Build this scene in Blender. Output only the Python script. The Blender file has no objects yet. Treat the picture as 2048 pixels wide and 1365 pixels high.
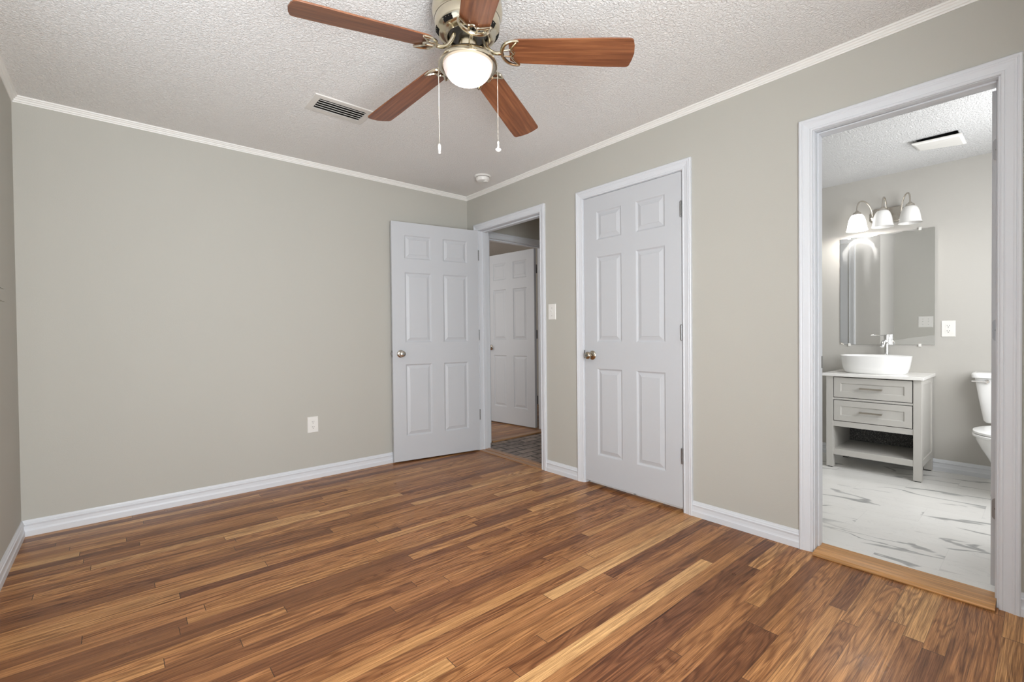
import bpy, bmesh, math, random
from mathutils import Vector, Matrix

S = bpy.context.scene
COL = S.collection
random.seed(7)
R = math.radians

# ---------------------------------------------------------------- camera
CAM = Vector((-2.57524, -3.65328, 1.07646))
FPX = 925.415
yaw, pit, rol = R(40.561), R(-0.7538), R(0.5789)
fw = Vector((math.sin(yaw) * math.cos(pit), math.cos(yaw) * math.cos(pit), math.sin(pit)))
rt = fw.cross(Vector((0, 0, 1))).normalized()
up = rt.cross(fw)
rt2 = rt * math.cos(rol) - up * math.sin(rol)
up2 = up * math.cos(rol) + rt * math.sin(rol)
cam = bpy.data.cameras.new('camera')
cam.sensor_width = 36.0
cam.lens = FPX / 2048 * 36.0
cam.clip_start = 0.02
co = bpy.data.objects.new('camera', cam)
COL.objects.link(co)
co.matrix_world = Matrix(((rt2.x, up2.x, -fw.x, CAM.x), (rt2.y, up2.y, -fw.y, CAM.y), (rt2.z, up2.z, -fw.z, CAM.z), (0, 0, 0, 1)))
S.camera = co

# ---------------------------------------------------------------- world, lights, exposure
H = 2.396          # bedroom ceiling
HB = 2.335         # bathroom ceiling
ZB = 0.012         # bathroom floor
XL, YR = -2.983, -4.15   # left wall, wall behind the camera
XB = 2.16          # bathroom far wall
W = bpy.data.worlds.new('daylight')
S.world = W
W.use_nodes = True
W.node_tree.nodes['Background'].inputs[0].default_value = (0.75, 0.86, 1.0, 1)
W.node_tree.nodes['Background'].inputs[1].default_value = 1.0
S.view_settings.view_transform = 'Standard'
S.view_settings.look = 'None'
S.view_settings.gamma = 1.0
S.view_settings.exposure = 0.11
S.view_settings.use_curve_mapping = False
S.cycles.use_denoising = True
S.cycles.max_bounces = 12
S.cycles.diffuse_bounces = 8
S.cycles.sample_clamp_indirect = 6.0
S.cycles.caustics_reflective = False
S.cycles.caustics_refractive = False


def area(name, loc, direction, sx, sy, power, color=(1, 1, 1)):
    l = bpy.data.lights.new(name, 'AREA')
    l.shape = 'RECTANGLE'
    l.size, l.size_y, l.energy, l.color = sx, sy, power, color
    o = bpy.data.objects.new(name, l)
    COL.objects.link(o)
    o.location = loc
    o.rotation_euler = Vector(direction).to_track_quat('-Z', 'Y').to_euler()
    return o


# daylight through the two bedroom windows (behind the camera and on the left wall)
area('window_daylight', (-2.3, YR - 0.30, 1.15), (-0.1, 1, 0.25), 1.9, 1.5, 220, (0.95, 0.98, 1.0))
area('window_daylight', (XL - 0.30, -2.0, 1.20), (1, 0, 1.0), 1.7, 1.4, 8, (0.95, 0.98, 1.0))
# daylight in the room across the hall; unseen fills added in hall and bathroom
area('far_room_daylight', (-1.5, 1.5, 1.4), (1, 0, 0), 1.6, 1.6, 30, (1, 0.97, 0.94))
area('hall_fill', (1.75, -0.65, 2.35), (0, 0, -1), 0.25, 0.25, 2.0, (1, 0.96, 0.9))
area('bathroom_fill', (0.95, -3.94, 1.45), (0, 1, 0.0), 1.4, 1.2, 37, (0.97, 0.985, 1.0))

# ---------------------------------------------------------------- material helpers


class NT:
    def __init__(s, name):
        s.m = bpy.data.materials.new(name)
        s.m.use_nodes = True
        s.t = s.m.node_tree
        s.n = s.t.nodes
        s.b = s.n['Principled BSDF']

    def add(s, typ, **kw):
        nd = s.n.new(typ)
        for k, v in kw.items():
            setattr(nd, k, v)
        return nd

    def put(s, sock, v):
        if isinstance(v, bpy.types.NodeSocket):
            s.t.links.new(v, sock)
        elif v is not None:
            sock.default_value = v

    def math(s, op, a, b=None, c=None, clamp=False):
        nd = s.add('ShaderNodeMath', operation=op)
        nd.use_clamp = clamp
        for i, v in enumerate((a, b, c)):
            s.put(nd.inputs[i], v)
        return nd.outputs[0]

    def pos(s, kind='Position'):
        if kind == 'Object':
            return s.add('ShaderNodeTexCoord').outputs['Object']
        return s.add('ShaderNodeNewGeometry').outputs['Position']

    def sep(s, v):
        nd = s.add('ShaderNodeSeparateXYZ')
        s.put(nd.inputs[0], v)
        return nd.outputs

    def comb(s, x, y, z):
        nd = s.add('ShaderNodeCombineXYZ')
        for i, v in enumerate((x, y, z)):
            s.put(nd.inputs[i], v)
        return nd.outputs[0]

    def noise(s, vec, scale, detail=2.0, rough=0.5, dist=0.0, dims='3D'):
        nd = s.add('ShaderNodeTexNoise', noise_dimensions=dims)
        s.put(nd.inputs['Vector'], vec)
        nd.inputs['Scale'].default_value = scale
        nd.inputs['Detail'].default_value = detail
        nd.inputs['Roughness'].default_value = rough
        nd.inputs['Distortion'].default_value = dist
        return nd.outputs[0]

    def ramp(s, fac, stops, mode='LINEAR'):
        nd = s.add('ShaderNodeValToRGB')
        nd.color_ramp.interpolation = mode
        e = nd.color_ramp.elements
        while len(e) < len(stops):
            e.new(0.5)
        for i, (p, c) in enumerate(stops):
            e[i].position = p
            e[i].color = (c, c, c, 1) if isinstance(c, (int, float)) else (*c, 1)
        s.put(nd.inputs[0], fac)
        return nd.outputs[0]

    def mix(s, fac, a, b, blend='MIX'):
        nd = s.add('ShaderNodeMix', data_type='RGBA', blend_type=blend)
        s.put(nd.inputs[0], fac)
        for i, v in ((6, a), (7, b)):
            if isinstance(v, tuple) and len(v) == 3:
                v = (*v, 1)
            s.put(nd.inputs[i], v)
        return nd.outputs[2]

    def bump(s, h, strength, dist):
        nd = s.add('ShaderNodeBump')
        nd.inputs['Strength'].default_value = strength
        nd.inputs['Distance'].default_value = dist
        s.put(nd.inputs['Height'], h)
        s.t.links.new(nd.outputs[0], s.b.inputs['Normal'])

    def set(s, color=None, rough=None, metal=None, spec=None, emis=None, estr=None):
        for k, v in (('Base Color', color), ('Roughness', rough), ('Metallic', metal), ('Specular IOR Level', spec), ('Emission Color', emis), ('Emission Strength', estr)):
            if isinstance(v, tuple) and len(v) == 3:
                v = (*v, 1)
            s.put(s.b.inputs[k], v)
        return s


def plain(name, color, rough=0.5, metal=0.0, spec=0.5, var=0.04, scale=6.0, bump=None):
    t = NT(name)
    p = t.pos()
    n = t.noise(p, scale, 3)
    lo = tuple(c * (1 - var) for c in color)
    hi = tuple(min(1, c * (1 + var)) for c in color)
    t.set(t.mix(n, lo, hi), rough, metal, spec)
    if bump:
        t.bump(t.noise(p, bump[0], 3, 0.6), bump[1], bump[2])
    return t.m


M = {}
WALLC = (0.468, 0.457, 0.415)
M['wall'] = plain('wall_paint', WALLC, 0.75, spec=0.25, var=0.025, scale=1.5, bump=(170, 0.25, 0.0015))
M['bath_wall'] = plain('bathroom_wall_paint', (0.47, 0.455, 0.425), 0.75, spec=0.25, var=0.02, scale=1.5, bump=(170, 0.25, 0.0015))
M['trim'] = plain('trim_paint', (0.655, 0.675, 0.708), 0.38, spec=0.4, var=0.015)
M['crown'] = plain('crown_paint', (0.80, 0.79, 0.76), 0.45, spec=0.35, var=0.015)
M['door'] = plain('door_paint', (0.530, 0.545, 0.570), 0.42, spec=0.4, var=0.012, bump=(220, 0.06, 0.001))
M['plastic'] = plain('white_plastic', (0.76, 0.75, 0.72), 0.35, var=0.01)
M['porcelain'] = plain('white_porcelain', (0.84, 0.84, 0.83), 0.08, spec=0.6, var=0.005)
M['dark'] = plain('black_void', (0.012, 0.011, 0.010), 0.8, spec=0.1)
M['steel'] = plain('grey_steel', (0.25, 0.25, 0.25), 0.38, metal=0.9)
M['hinge_dark'] = plain('dark_hinge_metal', (0.13, 0.125, 0.12), 0.42, metal=0.8)
M['nickel'] = plain('brushed_nickel', (0.62, 0.58, 0.52), 0.22, metal=1.0, var=0.06, scale=40)
M['brass'] = plain('antique_brass_nickel', (0.50, 0.44, 0.35), 0.16, metal=1.0, var=0.05, scale=30)
M['fan_metal'] = plain('polished_fan_metal', (0.66, 0.60, 0.47), 0.17, metal=1.0, var=0.05, scale=25)
M['chrome'] = plain('chrome', (0.72, 0.72, 0.72), 0.07, metal=1.0, var=0.01)
M['vanity'] = plain('vanity_greige_paint', (0.50, 0.485, 0.455), 0.5, spec=0.35, var=0.02)
M['quartz'] = plain('white_quartz', (0.80, 0.79, 0.77), 0.16, spec=0.5, var=0.03, scale=25)
M['chain'] = plain('beaded_chain', (0.36, 0.33, 0.28), 0.35, metal=0.3)
M['vent'] = plain('vent_paint', (0.69, 0.67, 0.63), 0.45, spec=0.35, var=0.01)
M['bathdoor_hinge'] = plain('hinge_leaf_metal', (0.30, 0.30, 0.305), 0.4, metal=0.7)


def ceiling_mat(name, color):
    t = NT(name)
    p = t.pos()
    a = t.noise(p, 96, 3, 0.6, 0.7)
    b = t.noise(p, 210, 2, 0.6)
    a = t.ramp(a, [(0.36, 0.0), (0.66, 1.0)])
    h = t.math('ADD', t.math('MULTIPLY', a, 0.75), t.math('MULTIPLY', b, 0.35))
    lo = tuple(c * 0.955 for c in color)
    t.set(t.mix(t.noise(p, 0.9, 2), lo, color), 0.9, 0, 0.15)
    t.bump(h, 1.0, 0.0048)
    return t.m


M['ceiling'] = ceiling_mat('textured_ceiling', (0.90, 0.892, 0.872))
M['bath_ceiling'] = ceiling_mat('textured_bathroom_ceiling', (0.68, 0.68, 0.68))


def strip_floor(name, w=0.0571, L=1.3, gain=1.0):
    t = NT(name)
    x, y, z = t.sep(t.pos())
    rowf = t.math('DIVIDE', y, w)
    row = t.math('FLOOR', rowf)
    fy = t.math('SUBTRACT', rowf, row)
    wn = t.add('ShaderNodeTexWhiteNoise', noise_dimensions='1D')
    t.put(wn.inputs['W'], row)
    rr = wn.outputs['Value']
    xs = t.math('ADD', t.math('DIVIDE', x, L), t.math('MULTIPLY', rr, 531.7))
    vo = t.add('ShaderNodeTexVoronoi', voronoi_dimensions='1D', feature='F1')
    vo.inputs['Scale'].default_value = 1.0
    vo.inputs['Randomness'].default_value = 0.9
    t.put(vo.inputs['W'], xs)
    cr, cg, cb = t.sep(vo.outputs['Color'])
    ve = t.add('ShaderNodeTexVoronoi', voronoi_dimensions='1D', feature='DISTANCE_TO_EDGE')
    ve.inputs['Scale'].default_value = 1.0
    ve.inputs['Randomness'].default_value = 0.9
    t.put(ve.inputs['W'], xs)
    endd = t.math('MULTIPLY', ve.outputs['Distance'], L)
    # plank base tones
    base = t.ramp(cr, [(0.0, (0.200, 0.080, 0.034)), (0.14, (0.275, 0.118, 0.046)), (0.36, (0.395, 0.181, 0.070)), (0.68, (0.470, 0.227, 0.086)), (0.86, (0.560, 0.294, 0.114)), (1.0, (0.660, 0.385, 0.165))])
    off = t.math('MULTIPLY', cg, 37.0)
    off2 = t.math('MULTIPLY', t.math('ADD', rr, cb), 53.0)
    vec = t.comb(t.math('ADD', t.math('MULTIPLY', x, 1.5), off), t.math('ADD', t.math('MULTIPLY', y, 70.0), off2), off)
    g1 = t.noise(vec, 1.0, 5, 0.62, 1.1)
    vec2 = t.comb(t.math('ADD', t.math('MULTIPLY', x, 7.0), off), t.math('ADD', t.math('MULTIPLY', y, 420.0), off2), 0.0)
    g2 = t.noise(vec2, 1.0, 3, 0.7)
    # cathedral figure
    vec3 = t.comb(t.math('ADD', t.math('MULTIPLY', x, 1.5), off2), t.math('ADD', t.math('MULTIPLY', y, 15.0), off), off)
    g3 = t.noise(vec3, 1.0, 2, 0.5, 0.6)
    rings = t.math('SINE', t.math('MULTIPLY', g3, 58.0))
    rings = t.math('MULTIPLY', t.math('ADD', rings, 1.0), 0.5)
    c1 = t.mix(t.ramp(g1, [(0.28, 0.0), (0.72, 1.0)]), (0.44, 0.38, 0.33), (1.32, 1.33, 1.34))
    col = t.mix(1.0, base, c1, 'MULTIPLY')
    c2 = t.mix(t.ramp(g2, [(0.36, 0.0), (0.58, 1.0)]), (0.48, 0.40, 0.34), (1.12, 1.13, 1.14))
    col = t.mix(0.85, col, t.mix(1.0, col, c2, 'MULTIPLY'))
    c3 = t.mix(t.math('POWER', rings, 2.0), (1.10, 1.10, 1.10), (0.58, 0.50, 0.45))
    col = t.mix(t.math('MULTIPLY', t.math('GREATER_THAN', cb, 0.35), 0.85), col, t.mix(1.0, col, c3, 'MULTIPLY'))
    # old stains
    st = t.noise(t.comb(t.math('MULTIPLY', x, 2.2), t.math('MULTIPLY', y, 5.0), 0.0), 1.0, 4, 0.65)
    col = t.mix(t.ramp(st, [(0.56, 0.0), (0.78, 0.75)]), col, t.mix(1.0, col, (0.55, 0.48, 0.46), 'MULTIPLY'))
    # seams
    sy = t.math('LESS_THAN', t.math('MINIMUM', fy, t.math('SUBTRACT', 1.0, fy)), 0.014)
    sx = t.math('LESS_THAN', endd, 0.0011)
    seam = t.math('MAXIMUM', t.math('MULTIPLY', sy, t.math('ADD', 0.35, t.math('MULTIPLY', cg, 0.4))), sx)
    col = t.mix(seam, col, (0.045, 0.024, 0.014))
    if gain != 1.0:
        col = t.mix(1.0, col, (gain, gain, gain), 'MULTIPLY')
    wear = t.noise(t.comb(x, y, 0.0), 2.3, 4, 0.6)
    t.set(col, t.ramp(wear, [(0.3, 0.26), (0.75, 0.42)]), 0, 0.28)
    t.bump(t.math('SUBTRACT', t.math('MULTIPLY', g2, 0.25), seam), 0.25, 0.0012)
    return t.m


M['floor'] = strip_floor('oak_strip_floor')


def oak(name, axis, color):
    t = NT(name)
    x, y, z = t.sep(t.pos())
    a = {'x': (3.0, 120.0, 120.0), 'y': (120.0, 3.0, 120.0)}[axis]
    v = t.comb(t.math('MULTIPLY', x, a[0]), t.math('MULTIPLY', y, a[1]), t.math('MULTIPLY', z, a[2]))
    g = t.noise(v, 1.0, 4, 0.65, 0.5)
    lo = tuple(c * 0.6 for c in color)
    hi = tuple(min(1, c * 1.25) for c in color)
    t.set(t.mix(t.ramp(g, [(0.3, 0.0), (0.65, 1.0)]), lo, hi), 0.32, 0, 0.45)
    return t.m


M['threshold'] = oak('light_oak_threshold', 'y', (0.52, 0.262, 0.092))
M['threshold_hall'] = oak('brown_oak_threshold', 'y', (0.36, 0.190, 0.092))
M['nosing'] = oak('oak_nosing', 'x', (0.36, 0.20, 0.10))


def blade_wood():
    t = NT('walnut_blade')
    x, y, z = t.sep(t.pos('Object'))
    oi = t.add('ShaderNodeObjectInfo').outputs['Random']
    o = t.math('MULTIPLY', oi, 40.0)
    v = t.comb(t.math('ADD', t.math('MULTIPLY', x, 4.0), o), t.math('ADD', t.math('MULTIPLY', y, 70.0), o), z)
    g = t.noise(v, 1.0, 5, 0.62, 0.8)
    v2 = t.comb(t.math('MULTIPLY', x, 1.2), t.math('ADD', t.math('MULTIPLY', y, 16.0), o), o)
    g2 = t.noise(v2, 1.0, 2, 0.5)
    col = t.ramp(g, [(0.25, (0.105, 0.036, 0.016)), (0.5, (0.205, 0.074, 0.031)), (0.72, (0.300, 0.120, 0.050))])
    col = t.mix(t.ramp(g2, [(0.42, 0.0), (0.56, 1.0)]), t.mix(1.0, col, (0.78, 0.74, 0.72), 'MULTIPLY'), col)
    t.set(col, 0.34, 0, 0.45)
    return t.m


M['blade'] = blade_wood()


def marble():
    t = NT('marble_plank_vinyl')
    x, y, z = t.sep(t.pos())
    Wd, Ln = 0.31, 0.62
    rowf = t.math('DIVIDE', t.math('ADD', x, 0.13), Wd)
    row = t.math('FLOOR', rowf)
    fx = t.math('SUBTRACT', rowf, row)
    yy = t.math('ADD', t.math('DIVIDE', y, Ln), t.math('MULTIPLY', row, 0.37))
    cy = t.math('FLOOR', yy)
    fy = t.math('SUBTRACT', yy, cy)
    wn = t.add('ShaderNodeTexWhiteNoise', noise_dimensions='2D')
    t.put(wn.inputs['Vector'], t.comb(row, cy, 0.0))
    r1, r2, r3 = t.sep(wn.outputs['Color'])
    vx = t.math('ADD', t.math('MULTIPLY', x, 4.6), t.math('MULTIPLY', r1, 31.0))
    vy = t.math('ADD', t.math('MULTIPLY', y, 1.35), t.math('MULTIPLY', r2, 47.0))
    # skew so that veins run across each plank
    vx = t.math('ADD', vx, t.math('MULTIPLY', vy, 0.55))
    n = t.noise(t.comb(vx, vy, 0.0), 1.0, 4, 0.42, 0.7)
    d = t.math('ABSOLUTE', t.math('SUBTRACT', n, 0.5))
    wid = t.noise(t.comb(vx, vy, 4.0), 0.9, 2, 0.5)
    vein = t.math('SUBTRACT', 1.0, t.math('DIVIDE', d, t.math('MULTIPLY', t.math('POWER', wid, 3.2), 0.15)), clamp=True)
    vein = t.ramp(vein, [(0.0, 0.0), (0.35, 0.75), (1.0, 1.0)])
    patch = t.ramp(t.noise(t.comb(vx, vy, 9.0), 1.3, 1, 0.5), [(0.50, 0.0), (0.57, 1.0)])
    vein = t.math('MULTIPLY', vein, patch)
    n2 = t.noise(t.comb(vx, vy, 2.0), 2.6, 5, 0.6, 0.8)
    hair = t.math('SUBTRACT', 1.0, t.math('DIVIDE', t.math('ABSOLUTE', t.math('SUBTRACT', n2, 0.5)), 0.010), clamp=True)
    cloud = t.noise(t.comb(vx, vy, 6.0), 1.2, 3, 0.5)
    col = t.mix(cloud, (0.76, 0.745, 0.715), (0.83, 0.825, 0.805))
    col = t.mix(t.math('MULTIPLY', hair, 0.22), col, (0.42, 0.42, 0.42))
    col = t.mix(t.math('MULTIPLY', vein, 0.85), col, (0.27, 0.275, 0.275))
    seam = t.math('MAXIMUM', t.math('LESS_THAN', t.math('MINIMUM', fx, t.math('SUBTRACT', 1.0, fx)), 0.0035), t.math('LESS_THAN', t.math('MINIMUM', fy, t.math('SUBTRACT', 1.0, fy)), 0.0017))
    col = t.mix(t.math('MULTIPLY', seam, 0.25), col, (0.5, 0.49, 0.48))
    t.set(col, 0.32, 0, 0.4)
    return t.m


M['marble'] = marble()


def paver():
    t = NT('brick_pavers')
    x, y, z = t.sep(t.pos())
    v = t.comb(t.math('ADD', x, t.math('MULTIPLY', t.noise(t.comb(x, y, 0.0), 9.0), 0.02)), t.math('ADD', y, t.math('MULTIPLY', t.noise(t.comb(y, x, 3.0), 9.0), 0.02)), 0.0)
    b = t.add('ShaderNodeTexBrick')
    t.put(b.inputs['Vector'], v)
    b.inputs['Scale'].default_value = 1.0
    b.inputs['Brick Width'].default_value = 0.215
    b.inputs['Row Height'].default_value = 0.105
    b.inputs['Mortar Size'].default_value = 0.009
    b.inputs['Color1'].default_value = (0.46, 0.36, 0.30, 1)
    b.inputs['Color2'].default_value = (0.25, 0.20, 0.175, 1)
    b.inputs['Mortar'].default_value = (0.035, 0.028, 0.024, 1)
    n = t.noise(t.comb(x, y, 0.0), 22.0, 5, 0.65)
    col = t.mix(t.ramp(n, [(0.35, 0.0), (0.7, 1.0)]), t.mix(1.0, b.outputs['Color'], (0.6, 0.6, 0.62), 'MULTIPLY'), t.mix(0.35, b.outputs['Color'], (0.46, 0.40, 0.36)))
    t.set(col, 0.55, 0, 0.35)
    t.bump(t.math('SUBTRACT', t.math('MULTIPLY', n, 0.4), b.outputs['Fac']), 0.6, 0.006)
    return t.m


M['paver'] = paver()


def shade_speckle():
    t = NT('painted_shade_panel')  # dark, noisy shade behind the shelf, painted into an added panel
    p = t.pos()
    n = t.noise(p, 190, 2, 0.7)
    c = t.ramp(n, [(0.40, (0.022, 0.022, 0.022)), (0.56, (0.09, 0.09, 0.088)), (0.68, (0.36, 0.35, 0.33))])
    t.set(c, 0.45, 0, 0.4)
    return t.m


M['shade_speckle'] = shade_speckle()


def glass_lit(name, axis_xy, z0, z1, hot, rim, edge, col_hot=(1, 0.95, 0.90), col_rim=(1, 0.82, 0.74), radius=0.1):
    """frosted lamp glass with the bulb glowing through it: brightest where the glass is nearest the bulb"""
    t = NT(name)
    x, y, z = t.sep(t.pos())
    dx = t.math('SUBTRACT', x, axis_xy[0])
    dy = t.math('SUBTRACT', y, axis_xy[1])
    r = t.math('DIVIDE', t.math('SQRT', t.math('ADD', t.math('MULTIPLY', dx, dx), t.math('MULTIPLY', dy, dy))), radius)
    k = t.ramp(r, [(0.0, 1.0), (edge, 0.92), (edge + 0.18, 0.012), (edge + 0.30, 0.0), (1.0, 0.0)], 'EASE')
    e = t.math('ADD', t.math('MULTIPLY', k, hot - rim), rim)
    t.set((0.50, 0.48, 0.465), 0.35, 0, 0.3, t.mix(k, col_rim, col_hot), e)
    return t.m


def mirror_mat():
    t = NT('wall_mirror_glass')
    x, y, z = t.sep(t.pos())
    # dried wipe marks in the top left corner, pale patch along the bottom edge
    wob = t.noise(t.comb(t.math('MULTIPLY', y, 30.0), t.math('MULTIPLY', z, 14.0), 0.0), 1.0, 4, 0.6)
    dy = t.math('ADD', t.math('SUBTRACT', y, -2.605), t.math('MULTIPLY', t.math('SUBTRACT', wob, 0.5), 0.06))
    dz = t.math('DIVIDE', t.math('SUBTRACT', z, 1.70), 1.25)
    r = t.math('SQRT', t.math('ADD', t.math('MULTIPLY', dy, dy), t.math('MULTIPLY', dz, dz)))
    arc = t.ramp(t.math('MULTIPLY', r, 4.0), [(0.18, 0.0), (0.27, 0.35), (0.34, 0.12), (0.40, 0.85), (0.455, 0.85), (0.50, 0.0)])
    upper = t.ramp(t.math('ADD', t.math('MULTIPLY', t.math('SUBTRACT', z, 1.70), 3.0), 0.5), [(0.30, 0.0), (0.55, 1.0)])
    streak = t.math('MULTIPLY', arc, upper)
    drip = t.ramp(t.math('ADD', t.math('MULTIPLY', t.math('ABSOLUTE', t.math('SUBTRACT', t.math('ADD', y, t.math('MULTIPLY', wob, 0.02)), -2.645)), 12.0), 0.0), [(0.12, 0.45), (0.42, 0.0)])
    dm = t.math('MULTIPLY', t.ramp(t.math('SUBTRACT', z, 1.0), [(0.40, 0.0), (0.62, 1.0), (0.78, 0.4)]), drip)
    mask = t.math('MAXIMUM', streak, dm)
    low = t.math('ADD', 0.986, t.math('MULTIPLY', t.math('SUBTRACT', -2.80, y), 0.17))
    lm = t.math('MULTIPLY', t.math('LESS_THAN', z, t.math('ADD', low, t.math('MULTIPLY', wob, 0.025))), t.math('LESS_THAN', y, -2.80))
    mask = t.math('MAXIMUM', mask, t.math('MULTIPLY', lm, 0.6))
    mask = t.math('ADD', t.math('MULTIPLY', mask, 0.20), 0.07, clamp=True)
    t.set((0.90, 0.905, 0.90), 0.015, 1.0)
    out = t.n['Material Output']
    df = t.add('ShaderNodeBsdfDiffuse')
    df.inputs[0].default_value = (0.86, 0.86, 0.85, 1)
    mx = t.add('ShaderNodeMixShader')
    t.put(mx.inputs[0], mask)
    t.t.links.new(t.b.outputs[0], mx.inputs[1])
    t.t.links.new(df.outputs[0], mx.inputs[2])
    t.t.links.new(mx.outputs[0], out.inputs[0])
    return t.m


M['mirror'] = mirror_mat()
tg = NT('window_glass')
tr = tg.add('ShaderNodeBsdfTransparent')
gl = tg.add('ShaderNodeBsdfGlossy')
gl.inputs['Roughness'].default_value = 0.02
mg = tg.add('ShaderNodeMixShader')
mg.inputs[0].default_value = 0.06
tg.t.links.new(tr.outputs[0], mg.inputs[1])
tg.t.links.new(gl.outputs[0], mg.inputs[2])
tg.t.links.new(mg.outputs[0], tg.n['Material Output'].inputs[0])
M['glass'] = tg.m

# ---------------------------------------------------------------- geometry helpers


def box(bm, x0, x1, y0, y1, z0, z1):
    v = [bm.verts.new(p) for p in ((x0, y0, z0), (x1, y0, z0), (x1, y1, z0), (x0, y1, z0), (x0, y0, z1), (x1, y0, z1), (x1, y1, z1), (x0, y1, z1))]
    for f in ((3, 2, 1, 0), (4, 5, 6, 7), (0, 1, 5, 4), (1, 2, 6, 5), (2, 3, 7, 6), (3, 0, 4, 7)):
        bm.faces.new([v[i] for i in f])


def loft(bm, rings, cap0=True, cap1=True, closed=True):
    rv = [[bm.verts.new(p) for p in r] for r in rings]
    n = len(rings[0])
    for a, b in zip(rv, rv[1:]):
        for i in range(n if closed else n - 1):
            j = (i + 1) % n
            bm.faces.new((a[i], a[j], b[j], b[i]))
    if cap0:
        bm.faces.new(list(reversed(rv[0])))
    if cap1:
        bm.faces.new(rv[-1])
    return rv


def lathe(bm, profile, origin, axis=(0, 0, 1), seg=40, cap0=True, cap1=True):
    """profile: (radius, distance along axis)"""
    q = Vector((0, 0, 1)).rotation_difference(Vector(axis).normalized()).to_matrix()
    o = Vector(origin)
    rings = []
    for r, h in profile:
        r = max(r, 0.0004)
        rings.append([o + q @ Vector((r * math.cos(2 * math.pi * i / seg), r * math.sin(2 * math.pi * i / seg), h)) for i in range(seg)])
    loft(bm, rings, cap0, cap1)


def tube(bm, pts, rad, seg=10):
    pts = [Vector(p) for p in pts]
    rings = []
    ref = Vector((0.137, 0.311, 0.94)).normalized()
    for i, p in enumerate(pts):
        t = (pts[min(i + 1, len(pts) - 1)] - pts[max(i - 1, 0)]).normalized()
        a = t.cross(ref).normalized()
        b = t.cross(a)
        r = rad[i] if isinstance(rad, (list, tuple)) else rad
        rings.append([p + a * (r * math.cos(2 * math.pi * k / seg)) + b * (r * math.sin(2 * math.pi * k / seg)) for k in range(seg)])
    loft(bm, rings)


def rrect(cx, cy, z, a, b, n=4.0, seg=40):
    out = []
    for i in range(seg):
        th = 2 * math.pi * i / seg
        c, s = math.cos(th), math.sin(th)
        out.append(Vector((cx + a * math.copysign(abs(c) ** (2 / n), c), cy + b * math.copysign(abs(s) ** (2 / n), s), z)))
    return out


def bez(pts, n=16):
    out = []
    m = len(pts) - 1
    for i in range(n + 1):
        t = i / n
        out.append(sum((Vector(p) * (math.comb(m, k) * t ** k * (1 - t) ** (m - k)) for k, p in enumerate(pts)), Vector((0, 0, 0))))
    return out


WM = {}


def finish(o, label=None, cat=None, group=None, kind=None):
    if label:
        o['label'] = label
    if cat:
        o['category'] = cat
    if group:
        o['group'] = group
    if kind:
        o['kind'] = kind
    return o


def obj(name, bm, mat, parent=None, label=None, cat=None, group=None, kind=None, smooth=False, bevel=0.0, mw=None):
    bmesh.ops.remove_doubles(bm, verts=bm.verts, dist=1e-6)
    bmesh.ops.recalc_face_normals(bm, faces=bm.faces)
    me = bpy.data.meshes.new(name)
    bm.to_mesh(me)
    bm.free()
    o = bpy.data.objects.new(name, me)
    COL.objects.link(o)
    me.materials.append(M[mat] if isinstance(mat, str) else mat)
    if smooth:
        for p in me.polygons:
            p.use_smooth = True
        me.set_sharp_from_angle(angle=R(38))
    if bevel:
        md = o.modifiers.new('edge', 'BEVEL')
        md.width = bevel
        md.segments = 2
        md.limit_method = 'ANGLE'
        md.angle_limit = R(40)
    m = mw if mw is not None else Matrix.Identity(4)
    if parent is not None:
        o.parent = parent
        o.matrix_parent_inverse = WM[parent].inverted()
    o.matrix_basis = m
    WM[o] = m
    return finish(o, label, cat, group, kind)


def empty(name, loc, label, cat, group=None, kind=None, rotz=0.0):
    o = bpy.data.objects.new(name, None)
    o.empty_display_size = 0.05
    COL.objects.link(o)
    o.matrix_basis = Matrix.Translation(loc) @ Matrix.Rotation(rotz, 4, 'Z')
    WM[o] = o.matrix_basis.copy()
    return finish(o, label, cat, group, kind)


def boxo(name, dims, mat, parent=None, bevel=0.0, **kw):
    bm = bmesh.new()
    box(bm, *dims)
    return obj(name, bm, mat, parent, bevel=bevel, **kw)


def wall(name, axis, a0, a1, t0, t1, z0, z1, openings, mat, label):
    """axis 'x': runs along x with thickness in y; openings (s0, s1, bottom, top)"""
    bm = bmesh.new()

    def piece(s0, s1, b, t):
        if s1 - s0 < 1e-5 or t - b < 1e-5:
            return
        if axis == 'x':
            box(bm, s0, s1, t0, t1, b, t)
        else:
            box(bm, t0, t1, s0, s1, b, t)
    cur = a0
    for s0, s1, b, t in sorted(openings):
        piece(cur, s0, z0, z1)
        piece(s0, s1, z0, b)
        piece(s0, s1, t, z1)
        cur = s1
    piece(cur, a1, z0, z1)
    return obj(name, bm, mat, label=label, cat='wall', kind='structure')


def sweep(name, p0, p1, inward, prof, m0, m1, mat, label, cat, parent=None):
    """moulding: prof = (out, z); m0/m1: +1 inside mitre, -1 outside mitre, 0 square"""
    p0, p1, inward = Vector(p0), Vector(p1), Vector(inward)
    d = (p1 - p0).normalized()
    bm = bmesh.new()
    r0 = [p0 + inward * o + d * (o * m0) + Vector((0, 0, z)) for o, z in prof]
    r1 = [p1 + inward * o - d * (o * m1) + Vector((0, 0, z)) for o, z in prof]
    loft(bm, [r0, r1])
    return obj(name, bm, mat, parent, label, cat, kind='structure')


# ---------------------------------------------------------------- openings
JT = 0.019
E0, E1 = -0.997, -0.184       # entry door jamb faces (y)
C0, C1 = -2.213, -1.452       # closet door
B0, B1 = -3.516, -2.903       # bathroom door
HX0, HX1 = 0.268, 1.036       # doorway across the hall (x)
ZH = 2.046                    # jamb head
WT = 0.115


def rough(a, b):
    return (a - JT, b + JT, -0.1, ZH + JT)


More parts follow.
